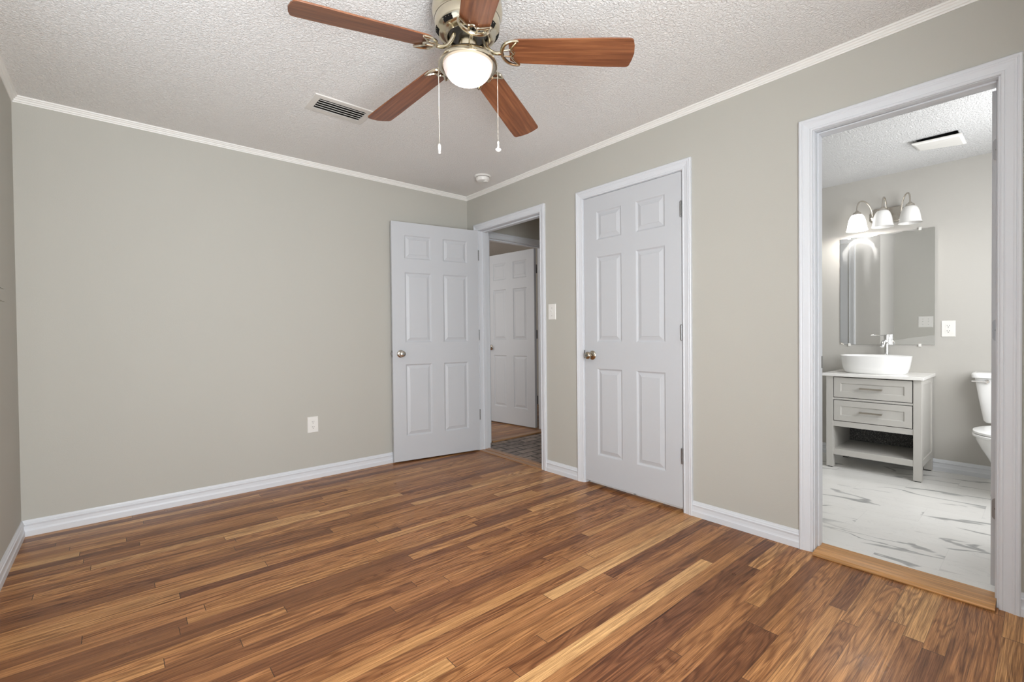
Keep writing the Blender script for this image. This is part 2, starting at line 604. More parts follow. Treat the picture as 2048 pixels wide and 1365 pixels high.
# ---------------------------------------------------------------- shell
boxo('floor', (XL - 0.1, 0.0, YR - 0.1, 0.0, -0.1, 0.0), 'floor', label='honey and brown oak strip floor of the empty bedroom', cat='floor', kind='structure')
boxo('floor_closet', (0.0, 0.74, -2.38, -1.30, -0.1, -0.0005), 'floor', label='oak strip floor continuing under the closed closet door', cat='floor', kind='structure')
boxo('floor_hall', (0.0, XB, -1.25, 0.0, -0.1, -0.001), 'paver', label='dark brown brick paver floor of the hall past the open door', cat='floor', kind='structure')
boxo('floor_far', (-2.2, 2.4, 0.0, 3.4, -0.1, 0.014), 'floor', label='brown wood strip floor of the room across the hall', cat='floor', kind='structure')
boxo('floor_bathroom', (0.04, XB, -4.0, -1.35, -0.1, ZB), 'marble', label='white marble look floor with grey veins in the bathroom', cat='floor', kind='structure')
boxo('ceiling', (XL - 0.1, 0.0, YR - 0.1, 0.0, H, H + 0.1), 'ceiling', label='off-white textured bedroom ceiling above the fan', cat='ceiling', kind='structure')
boxo('ceiling_hall', (0.0, 2.4, -1.35, 0.0, H, H + 0.1), 'ceiling', label='hall ceiling beyond the open bedroom door', cat='ceiling', kind='structure')
boxo('ceiling_far', (-2.2, 2.4, 0.0, 3.5, H, H + 0.1), 'ceiling', label='ceiling of the room across the hall', cat='ceiling', kind='structure')
bm = bmesh.new()
FX0, FX1, FY0, FY1 = 1.462, 1.665, -3.262, -3.062   # fan housing cut-out
for d in ((0.0, FX0, -4.1, -1.35), (FX1, XB + 0.1, -4.1, -1.35), (FX0, FX1, -4.1, FY0), (FX0, FX1, FY1, -1.35)):
    box(bm, max(d[0], 0.05), d[1], d[2], d[3], HB, HB + 0.03)
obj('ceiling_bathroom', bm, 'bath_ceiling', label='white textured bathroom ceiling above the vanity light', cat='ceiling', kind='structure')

wall('wall_back', 'x', XL - 0.1, 0.0, 0.0, WT, -0.1, H, [], 'wall', 'plain greige wall with one outlet, left half of the photo')
wall('wall_right', 'y', YR - 0.1, 0.0, 0.0, WT, -0.1, H, [rough(E0, E1), rough(C0, C1), rough(B0, B1)], 'wall', 'greige wall with the three white door frames')
wall('wall_left', 'y', YR - 0.1, 0.0, XL - 0.1, XL, -0.1, H, [(-2.85, -1.15, 0.5, 2.10)], 'wall', 'greige wall sliver at the left edge of the photo')
wall('wall_rear', 'x', XL - 0.1, 0.0, YR - 0.1, YR, -0.1, H, [(-2.9, -1.7, 0.4, 2.10)], 'wall', 'greige wall behind the camera')
wall('wall_hall', 'x', 0.0, 2.4, 0.0, WT, -0.1, H, [(HX0 - JT, HX1 + JT, -0.1, ZH + JT)], 'wall', 'grey wall above the far doorway in the hall')
wall('wall_hall_side', 'x', WT, 2.4, -1.35, -1.25, -0.1, H, [], 'wall', 'hall wall behind the closet')
wall('wall_hall_end', 'y', -1.35, 0.0, XB + 0.1, XB + 0.2, -0.1, H, [], 'wall', 'end wall of the hall')
wall('wall_far_back', 'x', -2.2, 2.4, 3.4, 3.5, -0.1, H, [], 'wall', 'tan wall of the far room above its open door')
wall('wall_far_side', 'y', WT, 3.4, 2.3, 2.4, -0.1, H, [], 'wall', 'side wall of the far room behind its door')
wall('wall_far_left', 'y', WT, 3.4, -2.2, -2.1, -0.1, H, [], 'wall', 'left wall of the far room')
wall('wall_bathroom_back', 'y', -4.0, -1.35, XB, XB + 0.1, -0.1, HB + 0.03, [], 'bath_wall', 'pale bathroom wall behind the vanity and mirror')
wall('wall_bathroom_right', 'x', 0.0, XB + 0.1, -4.1, -4.0, -0.1, HB + 0.03, [], 'bath_wall', 'bathroom wall beyond the toilet')
bm = bmesh.new()
box(bm, 0.74, 0.75, -2.47, -1.35, -0.1, HB)
box(bm, WT, 0.74, -2.47, -2.38, -0.1, HB)
obj('wall_closet', bm, 'bath_wall', label='bathroom side of the closet, reflected in the mirror', cat='wall', kind='structure')

# ---------------------------------------------------------------- mouldings
BB = [(0, 0), (0.0145, 0), (0.0145, 0.029), (0.012, 0.034), (0.0105, 0.040), (0.0095, 0.056), (0.0105, 0.061), (0.0125, 0.063), (0.0125, 0.067), (0.009, 0.071), (0.0085, 0.076), (0.006, 0.081), (0.004, 0.088), (0, 0.088)]
CR = [(0, -0.034), (0.004, -0.034), (0.006, -0.028), (0.010, -0.026), (0.011, -0.018), (0.016, -0.015), (0.019, -0.009), (0.024, -0.007), (0.026, 0), (0, 0)]
CW = 0.058
sweep('baseboard_back', (XL, 0, 0), (0, 0, 0), (0, -1, 0), BB, 1, 1, 'trim', 'white moulded baseboard under the outlet wall', 'baseboard')
sweep('baseboard_left', (XL, YR, 0), (XL, 0, 0), (1, 0, 0), BB, 1, 1, 'trim', 'white baseboard in the lower left corner of the photo', 'baseboard')
sweep('baseboard_right_1', (0, C1 + 0.006 + CW, 0), (0, E0 - 0.006 - CW, 0), (-1, 0, 0), BB, 0, 0, 'trim', 'short white baseboard between the entry door and closet door', 'baseboard')
sweep('baseboard_right_2', (0, B1 + 0.006 + CW, 0), (0, C0 - 0.006 - CW, 0), (-1, 0, 0), BB, 0, 0, 'trim', 'white baseboard between the closet door and bathroom doorway', 'baseboard')
sweep('baseboard_right_3', (0, YR, 0), (0, B0 - 0.006 - CW, 0), (-1, 0, 0), BB, 1, 0, 'trim', 'white baseboard end at the right edge of the photo', 'baseboard')
sweep('baseboard_bathroom', (XB, -4.0, ZB), (XB, -1.35, ZB), (-1, 0, 0), BB, 0, 0, 'trim', 'white baseboard behind the vanity and toilet', 'baseboard')
sweep('trim_back', (XL, 0, H), (0, 0, H), (0, -1, 0), CR, 1, 1, 'crown', 'slim cream crown moulding above the outlet wall', 'crown moulding')
sweep('trim_right', (0, YR, H), (0, 0, H), (-1, 0, 0), CR, 1, 1, 'crown', 'slim cream crown moulding above the three door frames', 'crown moulding')
sweep('trim_left', (XL, YR, H), (XL, 0, H), (1, 0, 0), CR, 1, 1, 'crown', 'slim cream crown moulding in the upper left corner', 'crown moulding')
CP = [(0, 0), (0, 0.008), (0.004, 0.0105), (0.009, 0.0105), (0.012, 0.0085), (0.016, 0.010), (0.034, 0.0135), (0.038, 0.016), (0.042, 0.0165), (0.044, 0.0148), (0.049, 0.0175), (0.054, 0.0175), (0.058, 0.015), (0.058, 0)]


def casing(name, s0, s1, ztop, plane, sgn, axis, label, mat='trim', z0=0.0):
    """flat opening frame: s along wall, plane offset, sgn = protrusion sign"""
    s0, s1, ztop = s0 - 0.006, s1 + 0.006, ztop - 0.004 + 0.006

    def P(s, t, z):
        return Vector((plane + sgn * t, s, z)) if axis == 'y' else Vector((s, plane + sgn * t, z))
    bm = bmesh.new()
    loft(bm, [[P(s0 - w, t, z0) for w, t in CP], [P(s0 - w, t, ztop + w) for w, t in CP]])
    loft(bm, [[P(s1 + w, t, z0) for w, t in CP], [P(s1 + w, t, ztop + w) for w, t in CP]])
    loft(bm, [[P(s0 - w, t, ztop + w) for w, t in CP], [P(s1 + w, t, ztop + w) for w, t in CP]])
    return obj(name, bm, mat, label=label, cat='door casing', kind='structure')


def jamb(parent, s0, s1, t0, t1, axis, stop=None, z0=0.0, sp=0.011):
    def bx(bm, a0, a1, c0, c1, z0_, z1_):
        if axis == 'y':
            box(bm, c0, c1, a0, a1, z0_, z1_)
        else:
            box(bm, a0, a1, c0, c1, z0_, z1_)
    bm = bmesh.new()
    bx(bm, s0 - JT, s0, t0, t1, z0, ZH)
    bx(bm, s1, s1 + JT, t0, t1, z0, ZH)
    bx(bm, s0 - JT, s1 + JT, t0, t1, ZH, ZH + JT)
    obj('jamb', bm, 'trim', parent, bevel=0.0012)
    if stop:
        bm = bmesh.new()
        bx(bm, s0, s0 + sp, stop[0], stop[1], z0, ZH)
        bx(bm, s1 - sp, s1, stop[0], stop[1], z0, ZH)
        bx(bm, s0 + sp, s1 - sp, stop[0], stop[1], ZH - sp, ZH)
        obj('door_stop', bm, 'trim', parent, bevel=0.001)


f1 = casing('trim_1', E0, E1, ZH, 0.0, -1, 'y', 'white frame around the open bedroom entry doorway')
jamb(f1, E0, E1, 0.0005, WT - 0.0005, 'y', (0.040, 0.075))
f2 = casing('trim_2', C0, C1, ZH, 0.0, -1, 'y', 'white frame around the closed closet door')
jamb(f2, C0, C1, 0.0005, WT - 0.0005, 'y', (0.040, 0.075))
f3 = casing('trim_3', B0, B1, ZH, 0.0, -1, 'y', 'white frame around the bathroom doorway at the right edge')
jamb(f3, B0, B1, 0.0005, WT - 0.0005, 'y', (0.038, 0.074), sp=0.007)
f4 = casing('trim_4', HX0, HX1, ZH, 0.0, -1, 'x', 'white frame of the far doorway seen through the hall', z0=0.0)
jamb(f4, HX0, HX1, 0.0005, WT - 0.0005, 'x', (0.030, 0.065), z0=0.014)
f5 = casing('trim_5', B0, B1, ZH, WT, 1, 'y', 'white frame on the bathroom side of the bathroom doorway', z0=ZB)
f6 = casing('trim_6', -2.19, -1.45, ZH, 0.75, 1, 'y', 'white door frame seen only in the bathroom mirror', z0=ZB)

# strike plates / leaves fixed to jambs
boxo('strike_plate', (-0.004, 0.030, C1 - 0.0022, C1 - 0.0002, 0.902, 0.962), 'hinge_dark', f2)
boxo('strike_plate', (0.006, 0.036, E0 + 0.0002, E0 + 0.0022, 0.895, 0.955), 'steel', f1)
boxo('strike_plate', (0.086, 0.112, B1 - 0.002, B1 - 0.0003, 0.895, 0.955), 'hinge_dark', f3)

# ---------------------------------------------------------------- six panel doors (local: hinge edge x=0, front face y=0 looking to +y)
DT = 0.035


def door_mesh(w, z0, z1, stile=0.111, mid=0.112):
    pw = (w - 2 * stile - mid) / 2
    us = [0, stile, stile + pw, stile + pw + mid, w - stile, w]
    zs = [z0, 0.220, 0.835, 1.020, 1.620, 1.735, 1.936, z1]
    bm = bmesh.new()
    for side in (0, 1):
        y = 0.0 if side == 0 else -DT
        sg = -1 if side == 0 else 1

        def V(u, z, d):
            return bm.verts.new((u, y + sg * d, z))
        for i in range(5):
            for j in range(7):
                a, b, c, d = us[i], us[i + 1], zs[j], zs[j + 1]
                if i in (1, 3) and j in (1, 3, 5):
                    prev = None
                    for ins, dep in ((0, 0), (0.003, 0.0012), (0.007, 0.0060), (0.012, 0.0088), (0.016, 0.0086), (0.020, 0.0076), (0.037, 0.0026), (0.039, 0.0010)):
                        q = [V(a + ins, c + ins, dep), V(b - ins, c + ins, dep), V(b - ins, d - ins, dep), V(a + ins, d - ins, dep)]
                        if prev:
                            for k in range(4):
                                bm.faces.new((prev[k], prev[(k + 1) % 4], q[(k + 1) % 4], q[k]))
                        prev = q
                    bm.faces.new(prev)
                else:
                    bm.faces.new([V(a, c, 0), V(b, c, 0), V(b, d, 0), V(a, d, 0)])
    for i in range(5):
        for z in (z0, z1):
            bm.faces.new([bm.verts.new(p) for p in ((us[i], 0, z), (us[i + 1], 0, z), (us[i + 1], -DT, z), (us[i], -DT, z))])
    for j in range(7):
        for u in (0, w):
            bm.faces.new([bm.verts.new(p) for p in ((u, 0, zs[j]), (u, 0, zs[j + 1]), (u, -DT, zs[j + 1]), (u, -DT, zs[j]))])
    return bm


def knob_bm(u, z, y0, sg):
    bm = bmesh.new()
    lathe(bm, [(0.0, 0.0), (0.0325, 0.0), (0.0325, 0.003), (0.029, 0.007), (0.020, 0.010), (0.013, 0.013), (0.0115, 0.022), (0.0125, 0.030), (0.018, 0.035), (0.0245, 0.041), (0.0272, 0.049), (0.0262, 0.057), (0.021, 0.063), (0.012, 0.066), (0.0, 0.0665)], (u, y0, z), (0, sg, 0), 28)
    return bm


def make_door(name, mw, w, label, hinge=None, knob='nickel', both=False, z0=0.012, z1=2.043, hmat='steel', latch=True):
    d = obj(name, door_mesh(w, z0, z1), 'door', label=label, cat='door', kind='structure', mw=mw)
    WM[d] = mw

    def child(nm, bm, mat, parent=d, smooth=False):
        return obj(nm, bm, mat, parent, mw=mw, smooth=smooth)
    for s in ((1, 0.0),) if knob else ():
        k = child('door_knob', knob_bm(w - 0.068, 0.926, s[1], s[0]), knob, smooth=True)
        bm = bmesh.new()
        lathe(bm, [(0.0, 0), (0.0095, 0), (0.0095, 0.0012), (0.004, 0.002), (0, 0.002)], (w - 0.068, s[1] + s[0] * 0.0664, 0.926), (0, s[0], 0), 16)
        child('privacy_button', bm, 'steel', k, True)
    if latch:
        bm = bmesh.new()
        box(bm, w, w + 0.0012, -DT + 0.005, -0.005, 0.898, 0.955)
        box(bm, w + 0.0012, w + 0.009, -DT + 0.012, -0.011, 0.918, 0.936)
        child('latch_plate', bm, 'steel')
    if hinge:
        hu, hy = hinge
        for hz in (0.338, 1.080, 1.818):
            bm = bmesh.new()
            for q in range(5):
                lathe(bm, [(0.0064, q * 0.0181), (0.0064, q * 0.0181 + 0.0172)], (hu, hy, hz - 0.045), seg=14)
            lathe(bm, [(0.004, -0.003), (0.0052, 0.0), (0.0052, 0.09), (0.004, 0.0935)], (hu, hy, hz - 0.045), seg=12)
            child('hinge', bm, hmat, smooth=True)
    return d


def frame_from(p, d):
    d = Vector((d[0], d[1], 0)).normalized()
    y = Vector((-d.y, d.x, 0))
    return Matrix(((d.x, y.x, 0, p[0]), (d.y, y.y, 0, p[1]), (0, 0, 1, 0), (0, 0, 0, 1)))


p0, p1 = Vector((-0.016, -0.190)), Vector((-0.812, -0.056))
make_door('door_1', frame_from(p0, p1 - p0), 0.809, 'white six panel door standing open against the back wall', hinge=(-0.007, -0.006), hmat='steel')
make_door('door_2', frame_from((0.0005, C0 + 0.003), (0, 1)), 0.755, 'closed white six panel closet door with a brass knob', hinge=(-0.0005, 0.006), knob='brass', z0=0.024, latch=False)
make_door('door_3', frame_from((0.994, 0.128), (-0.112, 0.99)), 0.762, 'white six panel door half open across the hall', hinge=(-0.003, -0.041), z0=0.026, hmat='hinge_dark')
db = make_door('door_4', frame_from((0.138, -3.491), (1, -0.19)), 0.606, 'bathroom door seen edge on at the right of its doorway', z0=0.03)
mwb = WM[db]
for hz in (0.347, 1.076, 1.805):
    bm = bmesh.new()
    # rounded hinge leaf let into the door edge, with three screws
    outl = []
    hw, hh, rr = 0.015, 0.0445, 0.014
    for cx, cz, a0 in ((hw - rr, hh - rr, 0), (-hw, hh, None), (-hw, -hh, None), (hw - rr, -(hh - rr), 270)):
        if a0 is None:
            outl.append((cx, cz))
        else:
            outl += [(cx + rr * math.cos(R(a0 + 15 * i)), cz + rr * math.sin(R(a0 + 15 * i))) for i in range(7)]
    order = sorted(outl, key=lambda q: math.atan2(q[1], q[0]))
    loft(bm, [[Vector((0.0, -0.0185 + a, hz + b)) for a, b in order], [Vector((-0.0014, -0.0185 + a, hz + b)) for a, b in order]])
    leaf = obj('hinge_leaf', bm, 'bathdoor_hinge', db, mw=mwb)
    for a, b in ((-0.004, 0.031), (0.005, 0.0), (-0.004, -0.031)):
        bm = bmesh.new()
        lathe(bm, [(0.0, 0), (0.0035, 0), (0.003, 0.0008), (0, 0.001)], (-0.0014, -0.0185 + a, hz + b), (-1, 0, 0), 12)
        obj('screw', bm, 'hinge_dark', leaf, mw=mwb)
make_door('door_5', frame_from((0.752, -2.186), (0, 1)), 0.732, 'white door on the closet wall seen only in the mirror', z0=0.02, latch=False, both=False)
# turn the mirror-side door so that its face looks into the bathroom
bpy.data.objects['door_5'].matrix_basis = frame_from((0.755, -1.454), (0, -1))
for ch in bpy.data.objects['door_5'].children_recursive:
    ch.matrix_parent_inverse = Matrix.Identity(4)
    ch.matrix_basis = Matrix.Identity(4)

# ---------------------------------------------------------------- thresholds
bm = bmesh.new()
pr = [(-0.046, 0.001), (-0.047, 0.006), (-0.043, 0.012), (-0.034, 0.016), (-0.020, 0.0175), (0.025, 0.021), (0.045, 0.021), (0.098, 0.019), (0.104, ZB + 0.001), (0.104, 0.001)]
loft(bm, [[Vector((x, B0 + 0.002, z)) for x, z in pr], [Vector((x, B1 - 0.003, z)) for x, z in pr]])
obj('threshold', bm, 'threshold', label='light orange oak threshold at the bathroom doorway', cat='threshold')
bm = bmesh.new()
for a, b, h in ((-0.018, 0.038, 0.006), (0.041, 0.098, 0.009)):
    loft(bm, [[Vector((x, y, z)) for x, z in ((a, 0.0), (a, h * 0.6), (a + 0.004, h), (b - 0.004, h), (b, h * 0.6), (b, 0.0))] for y in (E0 + 0.001, E1 - 0.001)])
obj('threshold', bm, 'threshold_hall', label='brown two strip wood threshold at the entry doorway to the hall', cat='threshold')
bm = bmesh.new()
loft(bm, [[Vector((x, y, z)) for y, z in ((-0.024, 0.0), (-0.026, 0.008), (-0.020, 0.017), (0.03, 0.019), (0.03, 0.0145))] for x in (HX0 + 0.001, HX1 - 0.001)])
obj('threshold', bm, 'nosing', label='thin brown wood nosing at the far doorway beyond the brick floor', cat='threshold')

# ---------------------------------------------------------------- windows (behind the camera)


def window(name, axis, s0, s1, b, t, plane, sgn, label):
    def bx(bm, a0, a1, c0, c1, z0, z1):
        lo, hi = sorted((plane + sgn * c0, plane + sgn * c1))
        if axis == 'x':
            box(bm, a0, a1, lo, hi, z0, z1)
        else:
            box(bm, lo, hi, a0, a1, z0, z1)
    bm = bmesh.new()
    bx(bm, s0, s0 + 0.04, 0.02, 0.09, b, t)
    bx(bm, s1 - 0.04, s1, 0.02, 0.09, b, t)
    bx(bm, s0 + 0.04, s1 - 0.04, 0.02, 0.09, b, b + 0.04)
    bx(bm, s0 + 0.04, s1 - 0.04, 0.02, 0.09, t - 0.04, t)
    bx(bm, s0 + 0.04, s1 - 0.04, 0.03, 0.07, (b + t) / 2 - 0.02, (b + t) / 2 + 0.02)
    w = obj(name, bm, 'trim', label=label, cat='window', kind='structure')
    bm = bmesh.new()
    bx(bm, s0 + 0.04, s1 - 0.04, 0.048, 0.052, b + 0.04, t - 0.04)
    obj('pane', bm, 'glass', w)
    bm = bmesh.new()
    for a0, a1, z0, z1 in ((s0 - 0.06, s0, b - 0.06, t + 0.06), (s1, s1 + 0.06, b - 0.06, t + 0.06), (s0, s1, t, t + 0.06), (s0, s1, b - 0.06, b)):
        bx(bm, a0, a1, -0.016, 0.0, z0, z1)
    obj('window_casing', bm, 'trim', w)


window('window_1', 'x', -2.9, -1.7, 0.4, 2.10, YR, -1, 'white double hung window behind the camera')
window('window_2', 'y', -2.85, -1.15, 0.5, 2.10, XL, -1, 'white double hung window in the left wall outside the photo')

# painted access panel at the left picture edge
pe = empty('access_panel', (XL, -0.60, 1.26), 'wall coloured flush access panel cut off by the left picture edge', 'panel')
boxo('panel_frame', (XL, XL + 0.0035, -0.86, -0.36, 1.262, 1.318), 'wall', pe, bevel=0.001)
boxo('panel_door', (XL, XL + 0.0045, -0.86, -0.385, 1.3215, 1.572), 'wall', pe, bevel=0.001)

# ---------------------------------------------------------------- outlets and switches


def plate(bm, P, w, h, t=0.0055):
    pts0 = [(-w / 2, -h / 2), (w / 2, -h / 2), (w / 2, h / 2), (-w / 2, h / 2)]
    loft(bm, [[P(a, b, 0.0) for a, b in pts0], [P(a, b, t * 0.5) for a, b in pts0], [P(a * 0.93, b * 0.95, t) for a, b in pts0]])


def P_on(center, u, n):
    c, u, n = Vector(center), Vector(u), Vector(n)
    return lambda a, b, d: c + u * a + Vector((0, 0, b)) + n * d


def pbox(bm, P, a0, a1, b0, b1, d0, d1):
    loft(bm, [[P(a, b, d) for a, b in ((a0, b0), (a1, b0), (a1, b1), (a0, b1))] for d in (d0, d1)])


def outlet(center, u, n, label):
    P = P_on(center, u, n)
    e = empty('wall_outlet', center, label, 'outlet', 'duplex wall outlets')
    bm = bmesh.new()
    plate(bm, P, 0.078, 0.120)
    obj('cover_plate', bm, 'plastic', e)
    for s in (1, -1):
        bm = bmesh.new()
        ring = [(0.0165 * math.cos(R(15 * i)), max(-0.0125, min(0.0125, 0.0165 * math.sin(R(15 * i))))) for i in range(24)]
        loft(bm, [[P(a, b + s * 0.0195, d) for a, b in ring] for d in (0.0050, 0.0072)])
        rc = obj('receptacle', bm, 'plastic', e)
        bm = bmesh.new()
        for a in (-0.0063, 0.0063):
            pbox(bm, P, a - 0.0011, a + 0.0011, s * 0.0195 + 0.0005, s * 0.0195 + 0.0075, 0.0070, 0.0074)
        pbox(bm, P, -0.0022, 0.0022, s * 0.0195 - 0.0090, s * 0.0195 - 0.0045, 0.0070, 0.0074)
        obj('slots', bm, 'dark', rc)
    bm = bmesh.new()
    c = P(0, 0, 0.0052)
    lathe(bm, [(0, 0), (0.0032, 0), (0.002, 0.001), (0, 0.001)], c, n, 10)
    obj('screw', bm, 'plastic', e)


def switch(center, u, n, label, gangs=1):
    P = P_on(center, u, n)
    e = empty('light_switch', center, label, 'switch')
    bm = bmesh.new()
    plate(bm, P, 0.078 + 0.046 * (gangs - 1), 0.120)
    obj('cover_plate', bm, 'plastic', e)
    for g in range(gangs):
        a = (g - (gangs - 1) / 2) * 0.046
        bm = bmesh.new()
        loft(bm, [[P(a + x, z, d) for x, z in ((-0.005, -0.012), (0.005, -0.012), (0.005, 0.012), (-0.005, 0.012))] for d in (0.005, 0.0065)])
        loft(bm, [[P(a + x, z + 0.004, 0.006) for x, z in ((-0.0035, -0.005), (0.0035, -0.005), (0.0035, 0.005), (-0.0035, 0.005))], [P(a + x, z + 0.010, 0.016) for x, z in ((-0.003, -0.003), (0.003, -0.003), (0.003, 0.003), (-0.003, 0.003))]])
        obj('toggle', bm, 'plastic', e)
        for z in (0.030, -0.030):
            bm = bmesh.new()
            lathe(bm, [(0, 0), (0.003, 0), (0.002, 0.001), (0, 0.001)], P(a, z, 0.0053), n, 10)
            obj('screw', bm, 'steel', e)


outlet((-1.449, 0.0, 0.410), (1, 0, 0), (0, -1, 0), 'white duplex outlet low on the plain greige bedroom wall')
outlet((XB, -3.146, 1.090), (0, -1, 0), (-1, 0, 0), 'white duplex outlet right of the bathroom mirror')
switch((0.0, -1.129, 1.252), (0, -1, 0), (-1, 0, 0), 'white single toggle switch between the entry and closet doors')
switch((WT, -2.745, 1.175), (0, 1, 0), (1, 0, 0), 'white double switch plate reflected in the bathroom mirror', 2)

# ---------------------------------------------------------------- ceiling vent
ve = empty('ceiling_vent', (-1.568, -0.960, H), 'off-white slatted air vent in the ceiling beside a fan blade', 'vent')
vx0, vx1, vy0, vy1 = -1.735, -1.400, -1.062, -0.858
ox0, ox1, oy0, oy1 = -1.700, -1.435, -1.026, -0.894
bm = bmesh.new()
zt, zb_ = H, H - 0.006
rings = []
for q in ((vx0, vx1, vy0, vy1, zt), (vx0 + 0.002, vx1 - 0.002, vy0 + 0.002, vy1 - 0.002, zb_), (ox0, ox1, oy0, oy1, zb_ - 0.001), (ox0, ox1, oy0, oy1, zt)):
    rings.append([Vector((q[0], q[2], q[4])), Vector((q[1], q[2], q[4])), Vector((q[1], q[3], q[4])), Vector((q[0], q[3], q[4]))])
loft(bm, rings, False, False)
obj('frame', bm, 'vent', ve)
boxo('duct', (ox0, ox1, oy0, oy1, H - 0.0008, H - 0.0002), 'dark', ve)
for i in range(5):
    y = oy0 + 0.014 + i * 0.0265
    bm = bmesh.new()
    loft(bm, [[Vector((x, y - 0.008, H - 0.0125)), Vector((x, y + 0.006, H - 0.0030)), Vector((x, y + 0.004, H - 0.0015)), Vector((x, y - 0.010, H - 0.0110))] for x in (ox0 + 0.002, ox1 - 0.002)])
    obj('louver', bm, 'vent', ve)

# ---------------------------------------------------------------- smoke detector
se = empty('smoke_detector', (-0.243, -0.576, H), 'round white smoke detector on the ceiling near the corner', 'smoke detector')
bm = bmesh.new()
lathe(bm, [(0.0, 0), (0.068, 0), (0.068, -0.008), (0.063, -0.013), (0.0, -0.013)], (-0.243, -0.576, H), seg=40)
obj('base', bm, 'plastic', se, smooth=True)
bm = bmesh.new()
lathe(bm, [(0.0, -0.016), (0.056, -0.016), (0.055, -0.030), (0.049, -0.042), (0.030, -0.047), (0.0, -0.047)], (-0.243, -0.576, H), seg=40)
cvr = obj('cover', bm, 'plastic', se, smooth=True)
bm = bmesh.new()
lathe(bm, [(0.055, -0.0128), (0.055, -0.0162)], (-0.243, -0.576, H), seg=40)
obj('gap_ring', bm, 'hinge_dark', se)
bm = bmesh.new()
lathe(bm, [(0.0, -0.044), (0.020, -0.044), (0.020, -0.052), (0.016, -0.054), (0.0, -0.054)], (-0.230, -0.600, H), seg=24)
obj('test_button', bm, 'plastic', cvr, smooth=True)

# ---------------------------------------------------------------- ceiling fan
FC = Vector((-1.5006, -2.1471))
fan = empty('ceiling_fan', (FC.x, FC.y, H), 'five blade walnut ceiling fan with brass body and lit bowl', 'ceiling fan')


def fan_lathe(name, prof, mat, parent=fan, seg=56, cap0=False, cap1=False):
    bm = bmesh.new()
    lathe(bm, [(r, z) for r, z in prof], (FC.x, FC.y, 0), seg=seg, cap0=cap0, cap1=cap1)
    return obj(name, bm, mat, parent, smooth=True)


fan_lathe('canopy', [(0.120, H), (0.130, H - 0.002), (0.137, 2.375), (0.139, 2.352), (0.137, 2.334), (0.131, 2.322), (0.129, 2.316)], 'fan_metal')
hs = fan_lathe('motor_housing', [(0.128, 2.320), (0.1285, 2.300), (0.127, 2.284), (0.122, 2.270), (0.113, 2.259), (0.100, 2.252), (0.086, 2.249), (0.080, 2.250), (0.079, 2.262), (0.079, 2.300)], 'fan_metal')
for i in range(8):   # cooling slots around the lower shell
    a0 = 2 * math.pi * (i + 0.35) / 8
    bm = bmesh.new()
    rg = []
    for k in range(9):
        a = a0 + (k - 4) * 0.046
        rg.append([Vector((FC.x + r_ * math.cos(a), FC.y + r_ * math.sin(a), z_)) for r_, z_ in ((0.1245, 2.2735), (0.1130, 2.2580), (0.1100, 2.2600), (0.1210, 2.2750))])
    loft(bm, rg)
    obj('cooling_slot', bm, 'dark', hs)
fan_lathe('flywheel', [(0.0, 2.268), (0.076, 2.268), (0.077, 2.262), (0.070, 2.256), (0.040, 2.254), (0.0, 2.254)], 'hinge_dark')
fan_lathe('switch_neck', [(0.036, 2.262), (0.036, 2.215), (0.034, 2.205), (0.034, 2.172)], 'fan_metal')
fan_lathe('light_pan', [(0.030, 2.1730), (0.086, 2.1730), (0.098, 2.1705), (0.104, 2.1655), (0.110, 2.1550), (0.1155, 2.1460), (0.1168, 2.1405), (0.1155, 2.1370), (0.108, 2.1360), (0.099, 2.1380), (0.0975, 2.1450), (0.090, 2.1560), (0.030, 2.1600)], 'fan_metal')
M['bowl'] = glass_lit('frosted_bowl', (FC.x, FC.y), 2.08, 2.15, 105.0, 0.50, 0.58, radius=0.0975)
prof = []
for i in range(15):
    a = R(90 * i / 14)
    prof.append((0.0965 * math.cos(a) ** 0.86 if i < 14 else 0.0, 2.1410 - 0.067 * math.sin(a)))
fan_lathe('glass_bowl', [(0.0965, 2.146)] + prof, 'bowl', seg=64)

ZH0 = 2.200
R_IN, R_OUT = 0.165, 0.642


def blade_bm():
    """local: x outward, y across, underside/topside 6 mm apart"""
    n = 22
    top, bot = [], []
    outline = []
    for i in range(n + 1):
        t = i / n
        x = R_IN + (R_OUT - R_IN) * t
        h = 0.056 + 0.0115 * min(1, t * 1.25)
        if t < 0.05:
            h *= 0.80 + 4.0 * t
        outline.append((x, h))
    # tip with rounded corners and a slight bow
    pts = [(x, h) for x, h in outline if x < R_OUT - 0.022]
    hT = outline[-1][1]
    for k in range(7):
        a = R(15 * k)
        pts.append((R_OUT - 0.022 + 0.017 * math.sin(a), hT - 0.017 + 0.017 * math.cos(a)))
    pts.append((R_OUT, hT * 0.5))
    pts.append((R_OUT + 0.004, 0.0))
    full = pts + [(x, -h) for x, h in reversed(pts[:-1])]
    bm = bmesh.new()
    loft(bm, [[Vector((x, y, -0.003)) for x, y in full], [Vector((x, y, 0.003)) for x, y in full]])
    return bm


